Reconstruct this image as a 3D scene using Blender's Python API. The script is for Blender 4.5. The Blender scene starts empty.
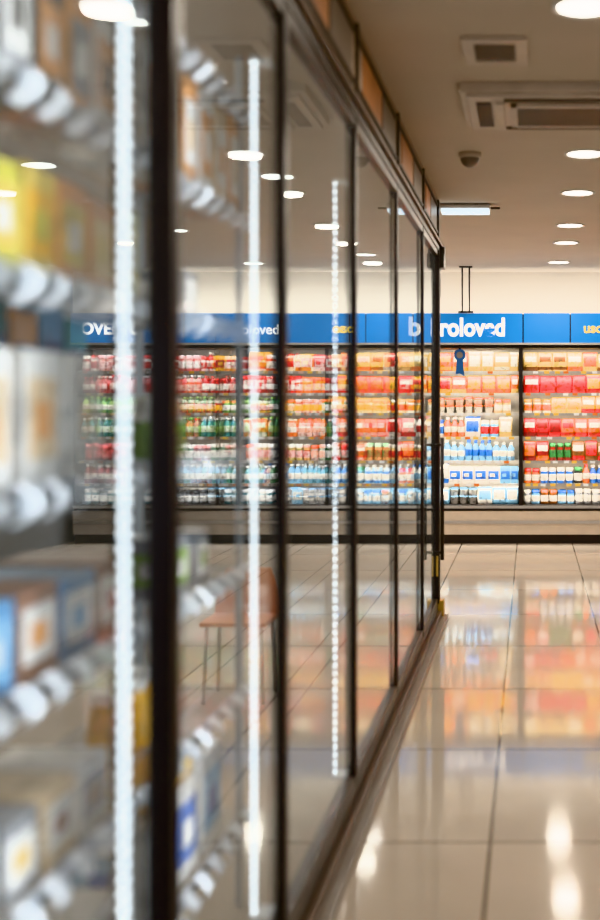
import bpy, math, random
from mathutils import Vector
random.seed(11)
S = bpy.context.scene
COL = S.collection
CAMZ = 1.56

# ---------------------------------------------------------------- materials
def newmat(name):
    m = bpy.data.materials.new(name); m.use_nodes = True
    nt = m.node_tree
    return m, nt, nt.nodes['Principled BSDF']

def mat(name, col, rough=0.5, metal=0.0, noise=0.06, scale=8.0, emis=0.0, bump=0.0):
    m, nt, b = newmat(name)
    b.inputs['Roughness'].default_value = rough
    b.inputs['Metallic'].default_value = metal
    tc = nt.nodes.new('ShaderNodeTexCoord')
    n = nt.nodes.new('ShaderNodeTexNoise'); n.inputs['Scale'].default_value = scale
    n.inputs['Detail'].default_value = 4
    nt.links.new(tc.outputs['Object'], n.inputs['Vector'])
    r = nt.nodes.new('ShaderNodeValToRGB')
    r.color_ramp.elements[0].position = 0.3; r.color_ramp.elements[1].position = 0.7
    r.color_ramp.elements[0].color = tuple(max(0, c*(1-noise)) for c in col)+(1,)
    r.color_ramp.elements[1].color = tuple(min(1, c*(1+noise)) for c in col)+(1,)
    nt.links.new(n.outputs['Fac'], r.inputs['Fac'])
    nt.links.new(r.outputs['Color'], b.inputs['Base Color'])
    if emis > 0:
        nt.links.new(r.outputs['Color'], b.inputs['Emission Color'])
        b.inputs['Emission Strength'].default_value = emis
    return m

def emat(name, col, strength):
    m, nt, b = newmat(name)
    b.inputs['Base Color'].default_value = col+(1,)
    b.inputs['Emission Color'].default_value = col+(1,)
    b.inputs['Emission Strength'].default_value = strength
    return m

def pack_mat(name, rough, graphics, gscale):
    m, nt, b = newmat(name)
    b.inputs['Roughness'].default_value = rough
    a = nt.nodes.new('ShaderNodeVertexColor'); a.layer_name = 'Col'
    tc = nt.nodes.new('ShaderNodeTexCoord')
    n = nt.nodes.new('ShaderNodeTexNoise'); n.inputs['Scale'].default_value = gscale
    n.inputs['Detail'].default_value = 1
    nt.links.new(tc.outputs['Object'], n.inputs['Vector'])
    r = nt.nodes.new('ShaderNodeValToRGB'); r.color_ramp.interpolation = 'CONSTANT'
    r.color_ramp.elements[0].position = 0; r.color_ramp.elements[0].color = (0,0,0,1)
    r.color_ramp.elements[1].position = 0.58; r.color_ramp.elements[1].color = (1,1,1,1)
    nt.links.new(n.outputs['Fac'], r.inputs['Fac'])
    r2 = nt.nodes.new('ShaderNodeMath'); r2.operation = 'MULTIPLY'; r2.inputs[1].default_value = graphics
    nt.links.new(r.outputs['Color'], r2.inputs[0])
    hs = nt.nodes.new('ShaderNodeHueSaturation'); hs.inputs['Hue'].default_value = 0.52
    hs.inputs['Value'].default_value = 0.35
    nt.links.new(a.outputs['Color'], hs.inputs['Color'])
    mx = nt.nodes.new('ShaderNodeMixRGB')
    nt.links.new(r2.outputs[0], mx.inputs['Fac'])
    nt.links.new(a.outputs['Color'], mx.inputs['Color1'])
    nt.links.new(hs.outputs['Color'], mx.inputs['Color2'])
    nt.links.new(mx.outputs['Color'], b.inputs['Base Color'])
    return m

M_pack = pack_mat('printed_packaging', 0.4, 0.75, 26)
M_pack_near = pack_mat('printed_carton', 0.45, 0.4, 16)
M_black = mat('black_anodised_metal', (0.030,0.026,0.027), 0.35, 0.5)
M_dark = mat('dark_frame', (0.035,0.031,0.030), 0.4, 0.3)
M_steel = mat('brushed_steel', (0.45,0.42,0.39), 0.3, 0.9)
M_bronze = mat('bronze_track', (0.12,0.09,0.075), 0.35, 0.7)
M_curb = mat('grey_curb', (0.20,0.175,0.155), 0.35, 0.3)
M_white = mat('white_enamel', (0.80,0.79,0.76), 0.35)
M_wire = mat('white_wire', (0.45,0.50,0.55), 0.3, 0.3)
M_rail = mat('price_rail_plastic', (0.85,0.88,0.92), 0.2)
M_inner = mat('cooler_liner', (0.85,0.80,0.72), 0.5)
M_innerd = mat('cooler_liner_grey', (0.20,0.215,0.23), 0.5)
M_tan = mat('tan_base_panel', (0.52,0.44,0.36), 0.35, 0.1)
M_grb = mat('base_panel_dimmed', (0.14,0.14,0.145), 0.35, 0.2)  # dark copy of the tan base, the reflection's dimness put into its colour
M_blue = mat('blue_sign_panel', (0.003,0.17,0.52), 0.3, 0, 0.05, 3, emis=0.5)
M_blued = mat('blue_sign_panel_dimmed', (0.003,0.13,0.40), 0.3, 0, 0.05, 3, emis=0.3)  # left header: dimness behind the glass put into colour and weaker glow
M_text = emat('sign_lettering_white', (1.0,0.98,0.95), 1.5)
M_texty = emat('sign_lettering_yellow', (1.0,0.70,0.10), 0.9)
M_tag = mat('price_tag_yellow', (0.9,0.6,0.1), 0.5)
M_ceil = mat('ceiling_paint', (0.61,0.54,0.465), 0.8, 0, 0.03, 2)
M_wall = mat('cream_wall', (0.80,0.74,0.66), 0.8, 0, 0.03, 2)
M_walld = mat('grey_wall', (0.13,0.14,0.15), 0.7, 0, 0.05, 2)
M_fascia = mat('beige_fascia', (0.46,0.36,0.28), 0.55, 0, 0.04, 3)
M_wood = mat('warm_wood_panel', (0.48,0.21,0.09), 0.4, 0, 0.2, 6)
M_led = emat('led_phosphor', (0.95,0.98,1.0), 7.0)
M_ledbase = emat('led_diffuser', (0.80,0.88,0.95), 0.9)
M_lamp = emat('downlight_diffuser', (1.0,0.95,0.86), 22.0)
M_ac = mat('ac_plastic', (0.60,0.53,0.46), 0.45)
M_slot = mat('dark_slot', (0.06,0.05,0.045), 0.6)
M_brass = mat('brass', (0.65,0.42,0.12), 0.3, 0.9)
M_orange = mat('orange_tag', (0.75,0.22,0.04), 0.4)
M_chair = mat('orange_plastic', (0.55,0.17,0.05), 0.5)
M_badge = mat('badge_blue', (0.01,0.09,0.30), 0.4)

def glass_mat():
    m = bpy.data.materials.new('door_glass'); m.use_nodes = True
    nt = m.node_tree; nt.nodes.clear()
    out = nt.nodes.new('ShaderNodeOutputMaterial')
    tr = nt.nodes.new('ShaderNodeBsdfTransparent'); tr.inputs['Color'].default_value = (0.60,0.66,0.69,1)
    df = nt.nodes.new('ShaderNodeBsdfDiffuse'); df.inputs['Color'].default_value = (0.75,0.84,0.90,1)  # pale veil mixed in, haze over the glass put into the colour
    m0 = nt.nodes.new('ShaderNodeMixShader')
    tc = nt.nodes.new('ShaderNodeTexCoord')
    n = nt.nodes.new('ShaderNodeTexNoise'); n.inputs['Scale'].default_value = 1.6; n.inputs['Detail'].default_value = 3
    nt.links.new(tc.outputs['Object'], n.inputs['Vector'])
    mr = nt.nodes.new('ShaderNodeMapRange'); mr.inputs['From Min'].default_value=.3; mr.inputs['From Max'].default_value=.7
    mr.inputs['To Min'].default_value=.05; mr.inputs['To Max'].default_value=.15
    nt.links.new(n.outputs['Fac'], mr.inputs['Value'])
    nt.links.new(mr.outputs[0], m0.inputs[0])
    nt.links.new(tr.outputs[0], m0.inputs[1]); nt.links.new(df.outputs[0], m0.inputs[2])
    gl = nt.nodes.new('ShaderNodeBsdfGlossy'); gl.inputs['Roughness'].default_value = 0.0
    gl.inputs['Color'].default_value = (0.9,0.95,1,1)
    fr = nt.nodes.new('ShaderNodeFresnel'); fr.inputs['IOR'].default_value = 1.45
    mx = nt.nodes.new('ShaderNodeMixShader')
    nt.links.new(fr.outputs[0], mx.inputs[0])
    nt.links.new(m0.outputs[0], mx.inputs[1]); nt.links.new(gl.outputs[0], mx.inputs[2])
    nt.links.new(mx.outputs[0], out.inputs[0])
    return m
M_glass = glass_mat()

def floor_mat():
    m, nt, b = newmat('polished_floor_tile')
    tc = nt.nodes.new('ShaderNodeTexCoord')
    mp = nt.nodes.new('ShaderNodeMapping'); mp.inputs['Location'].default_value = (0.14+6, -0.91+12, 0)
    nt.links.new(tc.outputs['Object'], mp.inputs['Vector'])
    br = nt.nodes.new('ShaderNodeTexBrick')
    br.offset = 0; br.squash = 1
    br.inputs['Scale'].default_value = 1
    br.inputs['Brick Width'].default_value = 0.6; br.inputs['Row Height'].default_value = 1.2
    br.inputs['Mortar Size'].default_value = 0.006; br.inputs['Mortar Smooth'].default_value = 0.1
    br.inputs['Color1'].default_value = (0.49,0.425,0.365,1)
    br.inputs['Color2'].default_value = (0.55,0.475,0.405,1)
    br.inputs['Mortar'].default_value = (0.09,0.075,0.06,1)
    nt.links.new(mp.outputs[0], br.inputs['Vector'])
    n = nt.nodes.new('ShaderNodeTexNoise'); n.inputs['Scale'].default_value = 1.5; n.inputs['Detail'].default_value = 5
    nt.links.new(tc.outputs['Object'], n.inputs['Vector'])
    mx = nt.nodes.new('ShaderNodeMixRGB'); mx.blend_type = 'MULTIPLY'; mx.inputs[0].default_value = 0.25
    nt.links.new(br.outputs['Color'], mx.inputs[1]); nt.links.new(n.outputs['Fac'], mx.inputs[2])
    nt.links.new(mx.outputs[0], b.inputs['Base Color'])
    b.inputs['Roughness'].default_value = 0.07
    b.inputs['IOR'].default_value = 1.45
    return m
M_floor = floor_mat()

# ---------------------------------------------------------------- mesh builder
class MB:
    def __init__(s): s.v=[]; s.f=[]; s.c=[]; s.m=[]; s.s=[]
    def face(s, idx, col=(1,1,1), m=0, smooth=False):
        s.f.append(idx); s.c.append(col); s.m.append(m); s.s.append(smooth)
    def box(s, x0,x1,y0,y1,z0,z1, col=(1,1,1), m=0):
        b=len(s.v)
        s.v += [(x0,y0,z0),(x1,y0,z0),(x1,y1,z0),(x0,y1,z0),(x0,y0,z1),(x1,y0,z1),(x1,y1,z1),(x0,y1,z1)]
        for q in ((0,3,2,1),(4,5,6,7),(0,1,5,4),(1,2,6,5),(2,3,7,6),(3,0,4,7)):
            s.face([b+i for i in q], col, m)
    def loft(s, cx,cy,z0, rings, n=10, p=2.0, cf=None, col=(1,1,1), m=0, smooth=True, rot=0.0):
        b=len(s.v)
        for (z,rx,ry) in rings:
            for j in range(n):
                a = 2*math.pi*(j+0.5)/n
                ca, sa = math.cos(a), math.sin(a)
                ux = math.copysign(abs(ca)**(2/p), ca)*rx
                uy = math.copysign(abs(sa)**(2/p), sa)*ry
                s.v.append((cx+ux*math.cos(rot)-uy*math.sin(rot), cy+ux*math.sin(rot)+uy*math.cos(rot), z0+z))
        for i in range(len(rings)-1):
            for j in range(n):
                k=(j+1)%n
                a=2*math.pi*(j+1)/n
                c = cf(i, a) if cf else col
                s.face([b+i*n+j, b+i*n+k, b+(i+1)*n+k, b+(i+1)*n+j], c, m, smooth)
        c = cf(0,0) if cf else col
        s.face([b+j for j in range(n)][::-1], c, m)
        c = cf(len(rings)-2,0) if cf else col
        s.face([b+(len(rings)-1)*n+j for j in range(n)], c, m)
    def cyl(s, p0, p1, r, n=8, m=0, col=(1,1,1)):
        p0=Vector(p0); p1=Vector(p1); d=(p1-p0).normalized()
        u = d.orthogonal().normalized(); w = d.cross(u)
        b=len(s.v)
        for p in (p0,p1):
            for j in range(n):
                a=2*math.pi*j/n
                s.v.append(tuple(p+u*math.cos(a)*r+w*math.sin(a)*r))
        for j in range(n):
            k=(j+1)%n
            s.face([b+j,b+k,b+n+k,b+n+j], col, m, True)
        s.face([b+j for j in range(n)][::-1], col, m); s.face([b+n+j for j in range(n)], col, m)
    def obj(s, name, mats, parent=None, bevel=0.0):
        me = bpy.data.meshes.new(name)
        me.from_pydata(s.v, [], s.f)
        for mm in mats: me.materials.append(mm)
        me.polygons.foreach_set('material_index', s.m)
        me.polygons.foreach_set('use_smooth', s.s)
        ca = me.color_attributes.new('Col','FLOAT_COLOR','CORNER')
        buf=[]
        for poly,c in zip(s.f, s.c): buf += list(c+(1.0,))*len(poly)
        ca.data.foreach_set('color', buf)
        me.update()
        o = bpy.data.objects.new(name, me); COL.objects.link(o)
        if bevel>0:
            bv=o.modifiers.new('bevel','BEVEL'); bv.width=bevel; bv.segments=2; bv.limit_method='ANGLE'
        if parent: o.parent = parent
        return o

def empty(name, loc=(0,0,0)):
    e = bpy.data.objects.new(name, None); e.location = loc; e.empty_display_size=0.1
    COL.objects.link(e); return e

# ---------------------------------------------------------------- products
W=(0.88,0.85,0.80); CR=(0.90,0.62,0.22); Y=(0.93,0.48,0.01); O=(0.85,0.18,0.008); R=(0.58,0.010,0.005)
DR=(0.25,0.01,0.01); LB=(0.26,0.54,0.80); B=(0.02,0.14,0.50); DB=(0.01,0.05,0.18); G=(0.03,0.17,0.05)
LG=(0.25,0.42,0.08); P=(0.60,0.12,0.12); BR=(0.20,0.07,0.02); K=(0.03,0.03,0.03); GR=(0.30,0.31,0.33); TE=(0.03,0.22,0.26)

def bag(mb,cx,y0,z0,w,h,c1,c2):
    d=w*0.38
    rr=[(0,.46*w,.3*d),(.06*h,.49*w,.42*d),(.25*h,.5*w,.5*d),(.5*h,.5*w,.5*d),(.8*h,.48*w,.36*d),(.92*h,.46*w,.06*d),(h,.47*w,.03*d)]
    v=random.random()
    def cf(i,a):
        aa=a-2*math.pi if a>math.pi else a
        front = -0.78*math.pi < aa < -0.22*math.pi
        if v<.5:
            if i in (2,3) and front: return c2
            if i>=5: return c2
        elif v<.75:
            if i<2: return c2
            if i==3 and front: return W
        else:
            if i in (1,) : return c2
            if i==3 and front: return c2
        return c1
    mb.loft(cx,y0+d/2,z0,rr,12,3.0,cf)
def bottle(mb,cx,y0,z0,r,h,body,lab,cap):
    rr=[(0,.9*r,.9*r),(.03*h,r,r),(.22*h,r,r),(.23*h,1.02*r,1.02*r),(.55*h,1.02*r,1.02*r),(.56*h,r,r),(.66*h,.95*r,.95*r),(.8*h,.42*r,.42*r),(.88*h,.36*r,.36*r),(.885*h,.45*r,.45*r),(h,.45*r,.45*r)]
    cf=lambda i,a: lab if i==3 else (cap if i>=8 else body)
    mb.loft(cx,y0+r,z0,rr,10,2.0,cf)
def jar(mb,cx,y0,z0,r,h,body,lab,cap):
    rr=[(0,.92*r,.92*r),(.04*h,r,r),(.18*h,r,r),(.62*h,r,r),(.78*h,.85*r,.85*r),(.8*h,.9*r,.9*r),(h,.9*r,.9*r)]
    cf=lambda i,a: lab if i==2 else (cap if i>=4 else body)
    mb.loft(cx,y0+r,z0,rr,10,2.0,cf)
def boxp(mb,cx,y0,z0,w,h,c1,c2):
    mb.box(cx-w/2,cx+w/2,y0,y0+w*.6,z0,z0+h,c1)
    mb.box(cx-w*.42,cx+w*.42,y0-.002,y0,z0+h*.25,z0+h*.75,c2)
    mb.box(cx-w*.3,cx+w*.1,y0-.004,y0-.002,z0+h*.4,z0+h*.6,c1)
def tub(mb,cx,y0,z0,r,h,c1,c2):
    rr=[(0,.8*r,.8*r),(.85*h,r,r),(.86*h,1.08*r,1.08*r),(h,1.06*r,1.06*r)]
    mb.loft(cx,y0+r,z0,rr,12,2.0,lambda i,a: c1 if i==0 else c2)

def fill(mb, kind, x0, x1, y0, z, gap, pal):
    x=x0+.003; kinds=kind if isinstance(kind,tuple) else (kind,)
    while x < x1-.05:
        c = random.choice(pal); run=random.randint(1,3); kd=random.choice(kinds)
        sc = random.uniform(.84,1.0); ws=random.uniform(.88,1.15)
        for k in range(run):
            w={'bag':.155,'bottle':.070,'jar':.09,'box':.13,'tub':.1}[kd]*ws
            if x+w > x1:
                w2=x1-x
                if kd in('bag','box') and w2>.08: w=w2-.002
                else: x=x1; break
            hh = {'bag':1.0,'bottle':1.0,'jar':.84,'box':.93,'tub':.48}[kd]*gap*sc*random.uniform(.97,1.0)
            for r in range(2):
                yy=y0+r*.13+random.uniform(0,.015); cx=x+w/2
                if kd=='bag': bag(mb,cx,yy,z,w*1.03,hh,c[0],c[1])
                elif kd=='bottle': bottle(mb,cx,yy,z,w*.49,hh,c[0],c[1],c[2 if len(c)>2 else 1])
                elif kd=='jar': jar(mb,cx,yy,z,w*.48,hh,c[0],c[1],c[2 if len(c)>2 else 1])
                elif kd=='box': boxp(mb,cx,yy,z,w*.97,hh,c[0],c[1])
                else:
                    tub(mb,cx,yy,z,w*.45,hh,c[0],c[1]); tub(mb,cx,yy,z+hh+.001,w*.45,hh,c[0],c[1])
            x+=w+.002

# ---------------------------------------------------------------- room shell
XL,XR,YF,YB,H = -5.05, 3.80, -2.0, 14.75, 3.0
mb=MB(); mb.box(XL,XR,YF,YB,-.05,0); mb.obj('floor',[M_floor])
mb=MB(); mb.box(XL,XR,YF,YB,H,H+.05); mb.obj('ceiling',[M_ceil])
mb=MB(); mb.box(XL-.1,XL,YF,YB,0,H); mb.obj('wall_left',[M_walld])
mb=MB(); mb.box(XR,XR+.1,YF,YB,0,H); mb.obj('wall_right',[M_walld])
mb=MB(); mb.box(XL,XR,YB,YB+.1,0,H); mb.box(XL,XR,14.36,YB,2.52,H); mb.obj('wall_back',[M_wall])
mb=MB()
mb.box(XL,XR,YF-.1,YF,0,.4); mb.box(XL,XR,YF-.1,YF,2.6,H)
for x in (XL,-1.9,1.0,XR-.15): mb.box(x,x+.15,YF-.1,YF,.4,2.6)
mb.obj('wall_front',[M_wall])

# ---------------------------------------------------------------- back coolers
FY=13.9
def wx(px): return (px-530)/91.9
def wz(py): return CAMZ-(py-400)/91.9
edges=[-4.96,-4.0,-3.40,-2.70,-1.95,-1.06,-.10,.87,1.84,2.74,3.63]  # bays left of the glass run are added in place of reflected coolers
shelf_px=[371,393,413,437,461,484,504]
zs=[wz(p) for p in shelf_px]; ztop=2.125
pal_r1=[
 ('bag',[(CR,O),(Y,O),(W,O),(O,Y),(CR,W)]),
 ('bag',[(Y,O),(Y,R),(O,CR),(Y,W),(O,Y)]),
 (('jar','tub'),[(W,O,W),(CR,W,O),(W,W,O),(W,DR,W)]),
 (('jar','bottle','bag'),[(W,LB,W),(CR,W,W),(W,B,B),(LB,R,W),(O,W,W)]),
 ('bottle',[(LB,W,W),(W,B,LB),(W,LB,W),(LB,B,B)]),
 (('box','bag'),[(LB,W),(LB,B),(LB,B),(W,B),(W,LB)]),
 (('tub','box','bag'),[(LB,W),(W,LB),(W,W)])]
pal_r2=[
 ('bag',[(Y,BR),(CR,O),(Y,BR),(Y,O),(CR,BR)]),
 ('bag',[(R,R),(R,Y),(R,DR),(R,R),(R,O)]),
 (('jar','bag'),[(Y,R,O),(W,O,Y),(CR,Y,Y),(O,Y,R)]),
 ('bag',[(O,R),(BR,O),(Y,R),(R,O),(R,DR)]),
 (('bag','jar'),[(DR,O),(BR,Y),(BR,R),(DR,G),(K,O)]),
 (('bottle','jar'),[(W,O,B),(O,W,R),(B,W,W),(K,W,G)]),
 ('jar',[(GR,W,W),(LB,W,B),(BR,W,O)])]
pal_l1=[
 ('bag',[(Y,O),(CR,O),(W,R)]),(('box','bag'),[(O,Y),(Y,R),(R,W)]),('jar',[(Y,R,W),(W,Y,O)]),
 (('bottle','bag'),[(O,W,R),(Y,R,O),(W,R,R)]),('jar',[(W,O,O),(CR,R,W)]),('bottle',[(W,LB,B),(LB,W,W)]),('box',[(LB,W),(GR,W)])]
pal_l2=[
 (('bottle','box'),[(R,W,W),(P,W,W),(Y,R,R)]),('jar',[(R,W,R),(O,W,W)]),('jar',[(G,W,O),(R,Y,W)]),
 ('bottle',[(G,LG,W),(P,W,R),(O,W,G)]),('jar',[(DR,W,R),(G,W,W)]),('bottle',[(LB,W,W),(TE,W,W)]),('tub',[(GR,W),(W,LB)])]
pal_l3=[
 ('jar',[(R,W,W),(W,R,R),(P,W,W)]),('bottle',[(DR,W,R),(P,R,W)]),('bottle',[(G,W,LG),(LG,W,G)]),
 ('bottle',[(G,LG,LG),(TE,W,W)]),('jar',[(DR,P,P),(GR,W,W)]),('bottle',[(G,W,W),(DR,W,W)]),('jar',[(TE,W,W),(GR,W,K)])]
pals=[pal_l3,pal_l3,pal_l3,pal_l2,pal_l1,pal_r1,pal_r2,pal_l1,pal_l2,pal_l3]
for bi in range(len(edges)-1):
    x0,x1=edges[bi],edges[bi+1]
    e=empty('display_cooler',((x0+x1)/2,FY,0)); ox,oy=(x0+x1)/2,FY
    right = bi>=4
    mb=MB()
    mb.box(x0,x1,14.45,14.6,.1,2.155,m=0)
    mb.box(x0,x1,14.0,14.45,2.13,2.155,m=0)
    mb.box(x0,x0+.02,13.9,14.45,.1,2.155,m=1)
    mb.box(x1-.02,x1,13.9,14.45,.1,2.155,m=1)
    mb.box(x0,x1,FY-.01,14.45,.36,.42,m=1)
    mb.box(x0,x1,FY-.03,FY-.01,.385,.415,m=3)
    mb.box(x0,x1,FY-.02,14.45,.10,.355,m=2)
    mb.box(x0,x1,FY-.035,FY-.02,.22,.25,m=3)
    mb.box(x0,x1,FY+.03,14.45,0,.10,m=1)
    mb.box(x0,x1,FY-.01,14.0,2.125,2.155,m=1)
    liner = M_inner if bi==5 else (M_tan if right else M_innerd)
    o=mb.obj('carcass',[liner,M_black,M_tan if bi>=5 else M_grb,M_steel],e); o.location=(-ox,-oy,0)
    mb=MB()
    for z in zs[:-1]:
        mb.box(x0+.02,x1-.02,13.97,14.45,z-.012,z,m=0)
        mb.box(x0+.02,x1-.02,13.955,13.97,z-.026,z+.004,m=0 if bi==5 else 1)
        x=x0+.05
        while x<x1-.1:
            if random.random()<.8:
                mb.box(x,x+.055,13.950,13.955,z-.025,z+.002,col=(0.9,0.9,0.9),m=random.choice([2,2,3,4]))
            x+=random.uniform(.08,.13)
    o=mb.obj('shelves',[M_white,M_steel,M_rail,M_tag,M_orange],e); o.location=(-ox,-oy,0)
    mb=MB()
    up=[ztop]+zs[:-1]
    for z,u,(kind,pal) in zip(zs,up,pals[bi]):
        zz = z+.002 if z!=zs[-1] else .422
        fill(mb,kind,x0+.025,x1-.025,14.02,zz,u-zz-.03,pal)
    o=mb.obj('packaged_groceries',[M_pack],e); o.location=(-ox,-oy,0)

def area(name, loc, rot, sx, sy, power, col, parent=None, spread=math.pi):
    l=bpy.data.lights.new(name,'AREA'); l.shape='RECTANGLE'; l.size=sx; l.size_y=sy; l.energy=power; l.color=col
    l.spread=spread
    o=bpy.data.objects.new(name,l); o.location=loc; o.rotation_euler=rot; COL.objects.link(o)
    if parent: o.parent=parent
    return o
tubes=empty('cooler_led_tube',(0,0,0))
for gi,(a,b,pw) in enumerate([(edges[0],edges[4],2.4),(edges[4],edges[5],3.8),(edges[5],edges[6],5.4),(edges[6],edges[-1],4.6)]):
    for i,z in enumerate([2.125]+zs[:-1]):
        ln=b-a
        area('led_tube_light',((a+b)/2,13.978,z-.018),(math.radians(22),0,0),ln-.06,.012,pw*ln*(1.2 if i==0 else 1),(1,.90,.75) if gi else (.95,.96,1),tubes)

# header sign
hd=empty('cooler_header_sign',(0,0,0))
mb=MB()
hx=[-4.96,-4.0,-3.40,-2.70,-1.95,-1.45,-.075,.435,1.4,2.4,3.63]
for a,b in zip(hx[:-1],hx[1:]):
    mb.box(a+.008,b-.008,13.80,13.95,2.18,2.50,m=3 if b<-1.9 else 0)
mb.box(-4.96,3.63,13.82,14.34,2.165,2.49,m=1)
mb.box(-4.96,3.63,13.785,13.82,2.158,2.18,m=2)
mb.obj('header_panels',[M_blue,M_black,M_steel,M_blued],hd)
area('wall_fill_light',(-.66,14.15,2.505),(math.radians(180-35),0,0),8.4,.04,30,(1,.92,.80),hd)  # added fill that brightens the wall above the header, no fixture there
def text(s,x,z,size,m,off=.006,name='lettering',y=13.797,sx=1.0):
    c=bpy.data.curves.new(name,'FONT'); c.body=s; c.size=size; c.extrude=.004; c.offset=off
    c.materials.append(m)
    o=bpy.data.objects.new(name,c); o.location=(x,y,z); o.rotation_euler=(math.radians(90),0,0); o.scale=(sx,1,1)
    COL.objects.link(o); o.parent=hd
    return o
text('b',wx(409),2.262,.28,M_text,.009)
text('roloved',wx(440),2.258,.27,M_text,.0085,sx=.84)
text('uso',wx(583),2.29,.15,M_texty,.003)
text('LOVEEBC',wx(76),2.275,.175,M_text,.006,sx=1.0)  # left lettering is added to mimic the sign mirrored in the glass
text('roloved',wx(238),2.275,.15,M_text,.002)
text('uso',wx(337),2.29,.14,M_texty,.003)

# hanging promo badge on cooler
bd=empty('round_promo_badge',(wx(460),13.86,wz(355)))
mb=MB()
mb.cyl((0,-.012,0),(0,0,0),.066,24,m=0); mb.cyl((0,-.016,0),(0,-.012,0),.035,20,m=1)
mb.box(-.012,.012,-.008,0,.05,.12,m=2)
b0=len(mb.v); mb.v+=[(-.035,-.005,-.05),(.035,-.005,-.05),(.05,-.005,-.23),(.0,-.005,-.20),(-.045,-.005,-.21)]
mb.face([b0,b0+1,b0+2,b0+3,b0+4],m=0)
mb.obj('badge_disc',[M_badge,M_curb,M_black],bd)
mb=MB()
for x in (wx(463),wx(470)): mb.cyl((x,13.75,2.50),(x,13.75,3.0),.009,8)
mb.box(wx(459),wx(474),13.735,13.78,2.50,2.52)
mb.box(wx(460),wx(473),13.73,13.77,2.985,3.0)
mb.obj('sign_hanger_rods',[M_dark])

# ---------------------------------------------------------------- glass door run
GX=-.66
dep=[.95,2.28,3.41,4.79,6.29,7.80,9.05]
ZB,ZT=.12,2.62
prof=[(.018,.032),(.018,.032),(.013,.011),(.010,.010),(.008,.010),(.008,.012),(.008,.018)]
for i in range(len(dep)-1):
    a,b=dep[i],dep[i+1]
    e=empty('glass_door',(GX,a,0))
    mb=MB()
    st=.020
    for (q0,q1,pr) in ((.004,.004+st,prof[i]),(b-a-.004-st,b-a-.004,prof[i+1])):
        mb.box(-pr[0],pr[1],q0,q1,ZB,ZT,m=0)
    mb.box(-.018,.008,.026,b-a-.026,ZB,ZB+.04,m=0)
    mb.box(-.018,.008,.026,b-a-.026,ZT-.04,ZT,m=0)
    mb.obj('door_frame',[M_black,M_slot],e,bevel=.002)
    mb=MB()
    mb.v+=[(-.010,.022,ZB+.04),(-.010,b-a-.022,ZB+.04),(-.010,b-a-.022,ZT-.04),(-.010,.022,ZT-.04)]
    mb.face([0,1,2,3]); mb.obj('glass_pane',[M_glass],e)
    if i in (0,1,2):
        mb=MB(); yy=b-a-[.06,.09,.09][i]
        z0,z1=[(.22,2.56),(.22,2.44),(.18,2.36)][i]
        pitch=[.026,.022,.030][i]; hw=[.0045,.004,.0032][i]; xc=[-.045,-.057,-.057][i]
        mb.box(xc-hw*.8,xc+hw*.8,yy-.006,yy+.010,z0,z1,m=0)
        z=z0+.01
        while z<z1-.01:
            mb.box(xc-hw,xc+hw,yy-.010,yy-.006,z,z+pitch*.42,m=1)
            mb.box(xc+hw*.8,xc+hw,yy-.006,yy+.009,z,z+pitch*.42,m=1); z+=pitch
        for zz in (z0-.015,z1): mb.box(xc-.010,xc+.010,yy-.012,yy+.016,zz,zz+.015,m=2)
        for zz in (z0-.012,z1): mb.box(xc-.004,-.018,yy-.004,b-a-.012,zz,zz+.01,m=2)
        mb.obj('led_strip',[M_ledbase,M_led,M_white],e)
        area('led_strip_light',(-.09,yy-.02,1.35),(0,math.radians(90),0),2.2,.03,6 if i<2 else 4,(.98,.98,1),e)
    if i==5:
        mb=MB(); yy=b-a-.16
        mb.cyl((.05,yy,.45),(.05,yy,1.30),.013,12,m=0)
        for z in (.5,1.25): mb.cyl((-.002,yy,z),(.05,yy,z),.01,8,m=0)
        mb.box(0,.012,b-a-.06,b-a-.01,.32,.46,m=1)
        mb.obj('pull_handle',[M_black,M_brass],e)
mb=MB()
mb.box(GX-.03,GX+.02,9.06,9.13,0,2.61,m=0)
mb.box(GX+.0,GX+.05,9.05,9.15,.031,.14,m=1)
mb.obj('trim_end_post',[M_black,M_brass],bevel=.004)
mb=MB()
mb.box(GX-.06,GX+.01,.6,9.13,.03,.115,m=0)
mb.box(GX-.07,GX+.075,.6,9.16,0,.03,m=1)
mb.box(GX+.01,GX+.035,.6,9.13,.03,.07,m=2)
mb.obj('baseboard_glass_run',[M_dark,M_curb,M_bronze],bevel=.003)
mb=MB()
mb.box(GX-.06,GX+.015,.6,9.13,2.62,2.70,m=0)
mb.box(GX+.015,GX+.035,.6,9.20,2.655,2.672,m=1)
mb.box(GX-.05,GX+.05,9.05,9.22,2.50,2.60,m=0)
mb.cyl((GX+.0,9.18,2.62),(GX+.05,9.18,2.62),.045,16,m=0)
mb.box(GX-.02,GX+.02,9.13,9.19,2.3,2.52,m=1)
mb.obj('trim_sliding_door_track',[M_dark,M_bronze],bevel=.002)
mb=MB()
mb.box(GX-.05,GX,.6,9.13,2.70,3.0,m=0)
for i in range(len(dep)-1):
    a,b=dep[i],dep[i+1]
    mb.box(GX,GX+.012,a+.03,b-.03,2.735,2.75,m=1)
    mb.box(GX,GX+.012,a+.03,b-.03,2.93,2.945,m=1)
    mb.box(GX,GX+.014,a+.02,a+.05,2.70,2.98,m=1)
    mb.box(GX,GX+.006,a+.25,b-.65,2.76,2.92,m=2)
    mb.box(GX,GX+.006,b-.60,b-.08,2.76,2.92,m=3)
mb.box(GX-.05,GX+.015,9.05,9.13,2.66,2.98,m=1)
mb.obj('trim_fascia',[M_fascia,M_dark,M_wood,M_curb])

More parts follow.
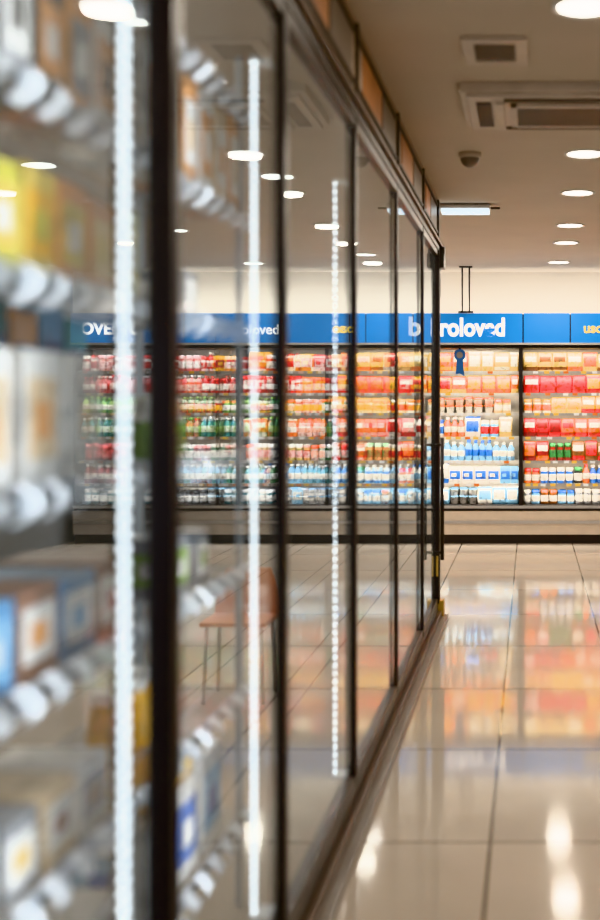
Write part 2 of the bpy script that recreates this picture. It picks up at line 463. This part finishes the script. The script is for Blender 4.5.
# ---------------------------------------------------------------- product rack behind the glass
rk=empty('wire_shelf_rack',(0,0,0))
mb=MB(); RX0,RX1,RY0,RY1=-1.22,-.88,1.2,3.95
rz=[.30,.68,1.05,1.40,1.78,2.12,2.45]
for y in (RY0,2.78,RY1):
    for x in (RX0,RX1-.03):
        mb.box(x,x+.022,y-.011,y+.011,0,2.62,m=1 if y<3 else 0)
for z in rz:
    for k in range(5):
        x=RX0+.01+k*(RX1-RX0-.02)/4
        mb.cyl((x,RY0,z-.006),(x,RY1,z-.006),.003,5,m=0)
    y=RY0
    while y<RY1:
        mb.cyl((RX0,y,z-.002),(RX1,y,z-.002),.002,4,m=0); y+=.045
    mb.box(RX1,RX1+.004,RY0,RY1,z-.035,z+.008,m=2)
mb.obj('rack_frame',[M_wire,M_dark,M_wire],rk)
mb=MB()
for z in rz:
    y=RY0+.02
    while y<RY1-.08:
        n=7; b=len(mb.v)
        for k in range(n+1):
            t=k/n; a=math.pi*.95*t
            xx=RX1+.006+.04*math.sin(a); zz=z-.055+.075*t
            mb.v+=[(xx,y,zz),(xx,y+.065,zz)]
        for k in range(n): mb.face([b+2*k,b+2*k+1,b+2*k+3,b+2*k+2],smooth=True)
        y+=.13
mb.obj('price_tag_holders',[M_rail],rk)
def nbox(mb,y,z,w,h,d,c1,c2,c3,xf=-.90):
    mb.box(xf-d,xf,y-w/2,y+w/2,z,z+h,c1)
    mb.box(xf,xf+.002,y-w*.4,y+w*.4,z+h*.2,z+h*.8,c2)
    mb.box(xf+.002,xf+.004,y-w*.22,y+w*.18,z+h*.35,z+h*.62,c3)
    mb.box(xf-d*.85,xf-d*.15,y-w/2-.002,y-w/2,z+h*.2,z+h*.75,c2)
    mb.box(xf-d*.6,xf-d*.3,y-w/2-.004,y-w/2-.002,z+h*.35,z+h*.6,c3)
mb=MB()
GY=(0.55,0.50,0.06); PY=(0.85,0.62,0.12); PO=(0.85,0.38,0.12); MB1=(0.08,0.26,0.48); SB=(0.28,0.13,0.08); PC=(0.85,0.62,0.38)
def row(z,ys,w,h,d,cols,xf=-.90):
    for k,y in enumerate(ys):
        c=cols[k%len(cols)]; nbox(mb,y,z+.003,w,h*random.uniform(.93,1.04),d,*c,xf=xf)
def fr(a,b,s):
    r=[];y=a
    while y<b: r.append(y); y+=s
    return r
row(2.45,fr(1.4,3.0,.2),.17,.12,.22,[(GR,W,GR),(W,GR,W)])
row(2.12,fr(1.6,2.75,.16),.13,.24,.2,[(GR,W,K),(K,PO,W),(PO,GR,W),(W,PO,K)])
row(1.78,fr(1.5,2.95,.17),.15,.20,.2,[(GY,PY,W),(PY,Y,GY),(PO,PY,W),(PO,CR,PY)])
row(1.40,fr(2.62,3.25,.16),.14,.36,.1,[(TE,DB,PO),(PO,DB,W),(MB1,DB,PO)],xf=-1.10)
row(1.40,[1.9,2.12,2.36,2.60],.17,.24,.17,[(W,W,PC),(W,PC,PO),(W,PC,PO)])
row(1.05,fr(1.5,2.85,.21),.19,.17,.22,[(SB,W,PO),(MB1,W,LB),(SB,W,P),(MB1,LB,W)])
row(.68,fr(1.5,2.7,.19),.16,.14,.2,[(W,GR,SB),(GR,W,CR),(PC,W,SB)])
row(.30,fr(1.8,2.8,.22),.2,.2,.22,[(W,GR,PC),(PC,W,W)])
row(2.12,fr(3.05,3.9,.17),.14,.30,.2,[(W,PO,W),(PC,W,PO),(PO,W,PC)])
row(1.78,[3.4],.13,.12,.15,[(GR,W,W)])
row(1.05,[3.3,3.52],.12,.15,.15,[(GR,LG,W),(GR,W,LG)])
row(.30,[3.1,3.36,3.62],.22,.26,.22,[(W,LB,B),(W,B,W)])
row(.575,[3.22],.34,.05,.2,[(Y,PY,W)])
mb.obj('boxed_products',[M_pack_near],rk)
mb=MB()
for z,y0,y1,cs in ((.68,3.1,3.4,(Y,Y,W)),(1.40,3.45,3.6,(LG,W,W))):
    y=y0
    while y<y1:
        mb.loft(-1.02,y,z+.003,[(0,.05,.05),(.02,.055,.055),(.1,.055,.055),(.14,.04,.04),(.145,.045,.045),(.17,.045,.045)],16,2,lambda i,a,cs=cs: cs[0] if i<2 else (cs[1] if i<4 else cs[2]))
        y+=.13
mb.obj('jars',[M_pack_near],rk)

# low-back orange chair beyond the glass
ch=empty('orange_chair',(-1.52,6.7,0))
mb=MB()
mb.box(-.17,.17,-.17,.17,.40,.42,m=0)
b=len(mb.v)
for k in range(7):
    t=k/6
    yy=.15+.05*t; zz=.415+.24*t
    ww=.17-.05*t*t
    mb.v+=[(-ww,yy,zz),(ww,yy,zz),(ww,yy+.015,zz),(-ww,yy+.015,zz)]
for k in range(6):
    for j in range(4):
        mb.face([b+4*k+j,b+4*k+(j+1)%4,b+4*k+4+(j+1)%4,b+4*k+4+j],m=0,smooth=False)
mb.face([b+24,b+25,b+26,b+27],m=0)
for x in (-.14,.14):
    for y in (-.14,.14): mb.cyl((x*1.1,y*1.1,0),(x,y,.40),.010,8,m=1)
mb.obj('seat_shell_and_legs',[M_chair,M_steel],ch)

# ---------------------------------------------------------------- ceiling fittings
def downlight(x,y,pw=19):
    e=empty('downlight',(x,y,H))
    mb=MB(); n=28
    prof=[(.122,0),(.122,-.008),(.114,-.012),(.104,-.010),(.098,-.005)]
    for r,z in prof:
        for j in range(n):
            a=2*math.pi*j/n; mb.v.append((r*math.cos(a),r*math.sin(a),z))
    for i in range(len(prof)-1):
        for j in range(n):
            k=(j+1)%n; mb.face([i*n+j,(i+1)*n+j,(i+1)*n+k,i*n+k],m=0,smooth=True)
    mb.face([(len(prof)-1)*n+j for j in range(n)][::-1],m=1)
    mb.obj('trim_ring_and_lens',[M_white,M_lamp],e)
    l=bpy.data.lights.new('lamp','AREA'); l.shape='DISK'; l.size=.18; l.energy=pw; l.color=(1,.88,.73)
    o=bpy.data.objects.new('lamp',l); o.location=(0,0,-.02); COL.objects.link(o); o.parent=e
for x,y in [(.2,4.67),(.32,7.45),(.33,8.85),(.33,10.5),(.33,11.65),(.3,13.3),
            (.3,1.8),(.3,-.6),
            (2.3,3.2),(2.3,6.0),(2.3,8.8),(2.3,11.6),
            (-1.46,4.8),(-1.76,6.4),(-1.62,8.2),(-1.62,12.6),(-1.6,2.0),  # rows left of the glass are added, standing in for mirrored downlights
            (-3.0,4.9),(-3.0,7.8),(-3.0,10.8),(-2.9,13.4),
            (-4.4,8.0),(-4.4,10.9),(-4.4,13.5),(-3.25,9.15)]:
    downlight(x,y)

ac=empty('ceiling_air_conditioner',(0,0,0))
mb=MB(); ax0,ax1,ay0,ay1=-.32,.64,5.78,6.52
mb.box(ax0,ax1,ay0,ay1,2.955,3.0,m=0)
mb.box(ax0+.03,ax1-.03,ay0+.03,ay1-.03,2.935,2.955,m=0)
mb.box(ax0+.07,ax0+.14,ay0+.12,ay1-.12,2.928,2.936,m=1)
mb.box(ax0+.16,ax0+.20,ay0+.10,ay1-.10,2.915,2.936,m=0)
mb.box(ax0+.26,ax1-.24,ay0+.17,ay1-.17,2.930,2.936,m=1)
k=ay0+.18
while k<ay1-.19:
    mb.box(ax0+.26,ax1-.24,k,k+.012,2.920,2.934,m=2); k+=.028
mb.box(ax0+.23,ax0+.26,ay0+.14,ay1-.14,2.918,2.936,m=0); mb.box(ax1-.24,ax1-.21,ay0+.14,ay1-.14,2.918,2.936,m=0)
mb.box(ax0+.23,ax1-.21,ay0+.14,ay0+.17,2.918,2.936,m=0); mb.box(ax0+.23,ax1-.21,ay1-.17,ay1-.14,2.918,2.936,m=0)
mb.box(ax0+.2,ax1-.2,ay0+.05,ay0+.10,2.929,2.936,m=1); mb.box(ax0+.2,ax1-.2,ay1-.10,ay1-.05,2.929,2.936,m=1)
mb.obj('cassette_panel',[M_ac,M_slot,M_curb],ac,bevel=.006)
vt=empty('ceiling_vent',(0,0,0))
mb=MB(); vx0,vx1,vy0,vy1=-.275,-.01,5.05,5.42
mb.box(vx0,vx1,vy0,vy0+.05,2.98,3.0,m=0); mb.box(vx0,vx1,vy1-.05,vy1,2.98,3.0,m=0)
mb.box(vx0,vx0+.05,vy0+.05,vy1-.05,2.98,3.0,m=0); mb.box(vx1-.05,vx1,vy0+.05,vy1-.05,2.98,3.0,m=0)
mb.box(vx0+.05,vx1-.05,vy0+.05,vy1-.05,2.992,3.0,m=1)
k=vy0+.07
while k<vy1-.07:
    mb.box(vx0+.05,vx1-.05,k,k+.012,2.982,2.994,m=2); k+=.035
mb.obj('vent_grille',[M_ac,M_slot,M_curb],vt,bevel=.002)
mb=MB()
rings=[(0,.066,.066),(-.025,.066,.066),(-.03,.058,.058)]+[(-.03-.055*math.sin(t*math.pi/2/5),.056*math.cos(t*math.pi/2/5),.056*math.cos(t*math.pi/2/5)) for t in range(0,5)]+[(-.085,.006,.006)]
mb.loft(-.35,7.45,3.0,rings[::-1],20,2,lambda i,a:(1,1,1),m=0)
o=mb.obj('security_dome_camera',[M_ac,M_curb])
for p in o.data.polygons:
    if p.center.z<2.968: p.material_index=1
em=empty('linear_ceiling_luminaire',(-.46,9.4,H))
mb=MB(); mb.box(-.20,.17,-.07,.07,-.04,-.01,m=0); mb.box(-.19,.16,-.08,.08,-.065,-.04,m=1)
mb.box(-.1,-.07,-.02,.02,-.01,0,m=2); mb.box(.05,.08,-.02,.02,-.01,0,m=2); mb.box(.17,.24,-.012,.012,-.035,-.02,m=2)
mb.obj('housing',[M_ac,emat('cool_lens',(.75,.9,1),1.6),M_dark],em,bevel=.004)

# ---------------------------------------------------------------- world + camera
w=bpy.data.worlds.new('World'); S.world=w; w.use_nodes=True
w.node_tree.nodes['Background'].inputs[0].default_value=(.97,.95,.95,1)
w.node_tree.nodes['Background'].inputs[1].default_value=1.4
S.view_settings.view_transform='Khronos PBR Neutral'
cd=bpy.data.cameras.new('Camera'); cam=bpy.data.objects.new('Camera',cd); COL.objects.link(cam)
cam.location=(0,0,CAMZ); cam.rotation_euler=(math.radians(90),0,0)
cd.sensor_width=36; cd.lens=50; cd.shift_x=-.25; cd.shift_y=-.065
cd.clip_start=.05
cd.dof.use_dof=True; cd.dof.focus_distance=12.0; cd.dof.aperture_fstop=1.4
S.camera=cam
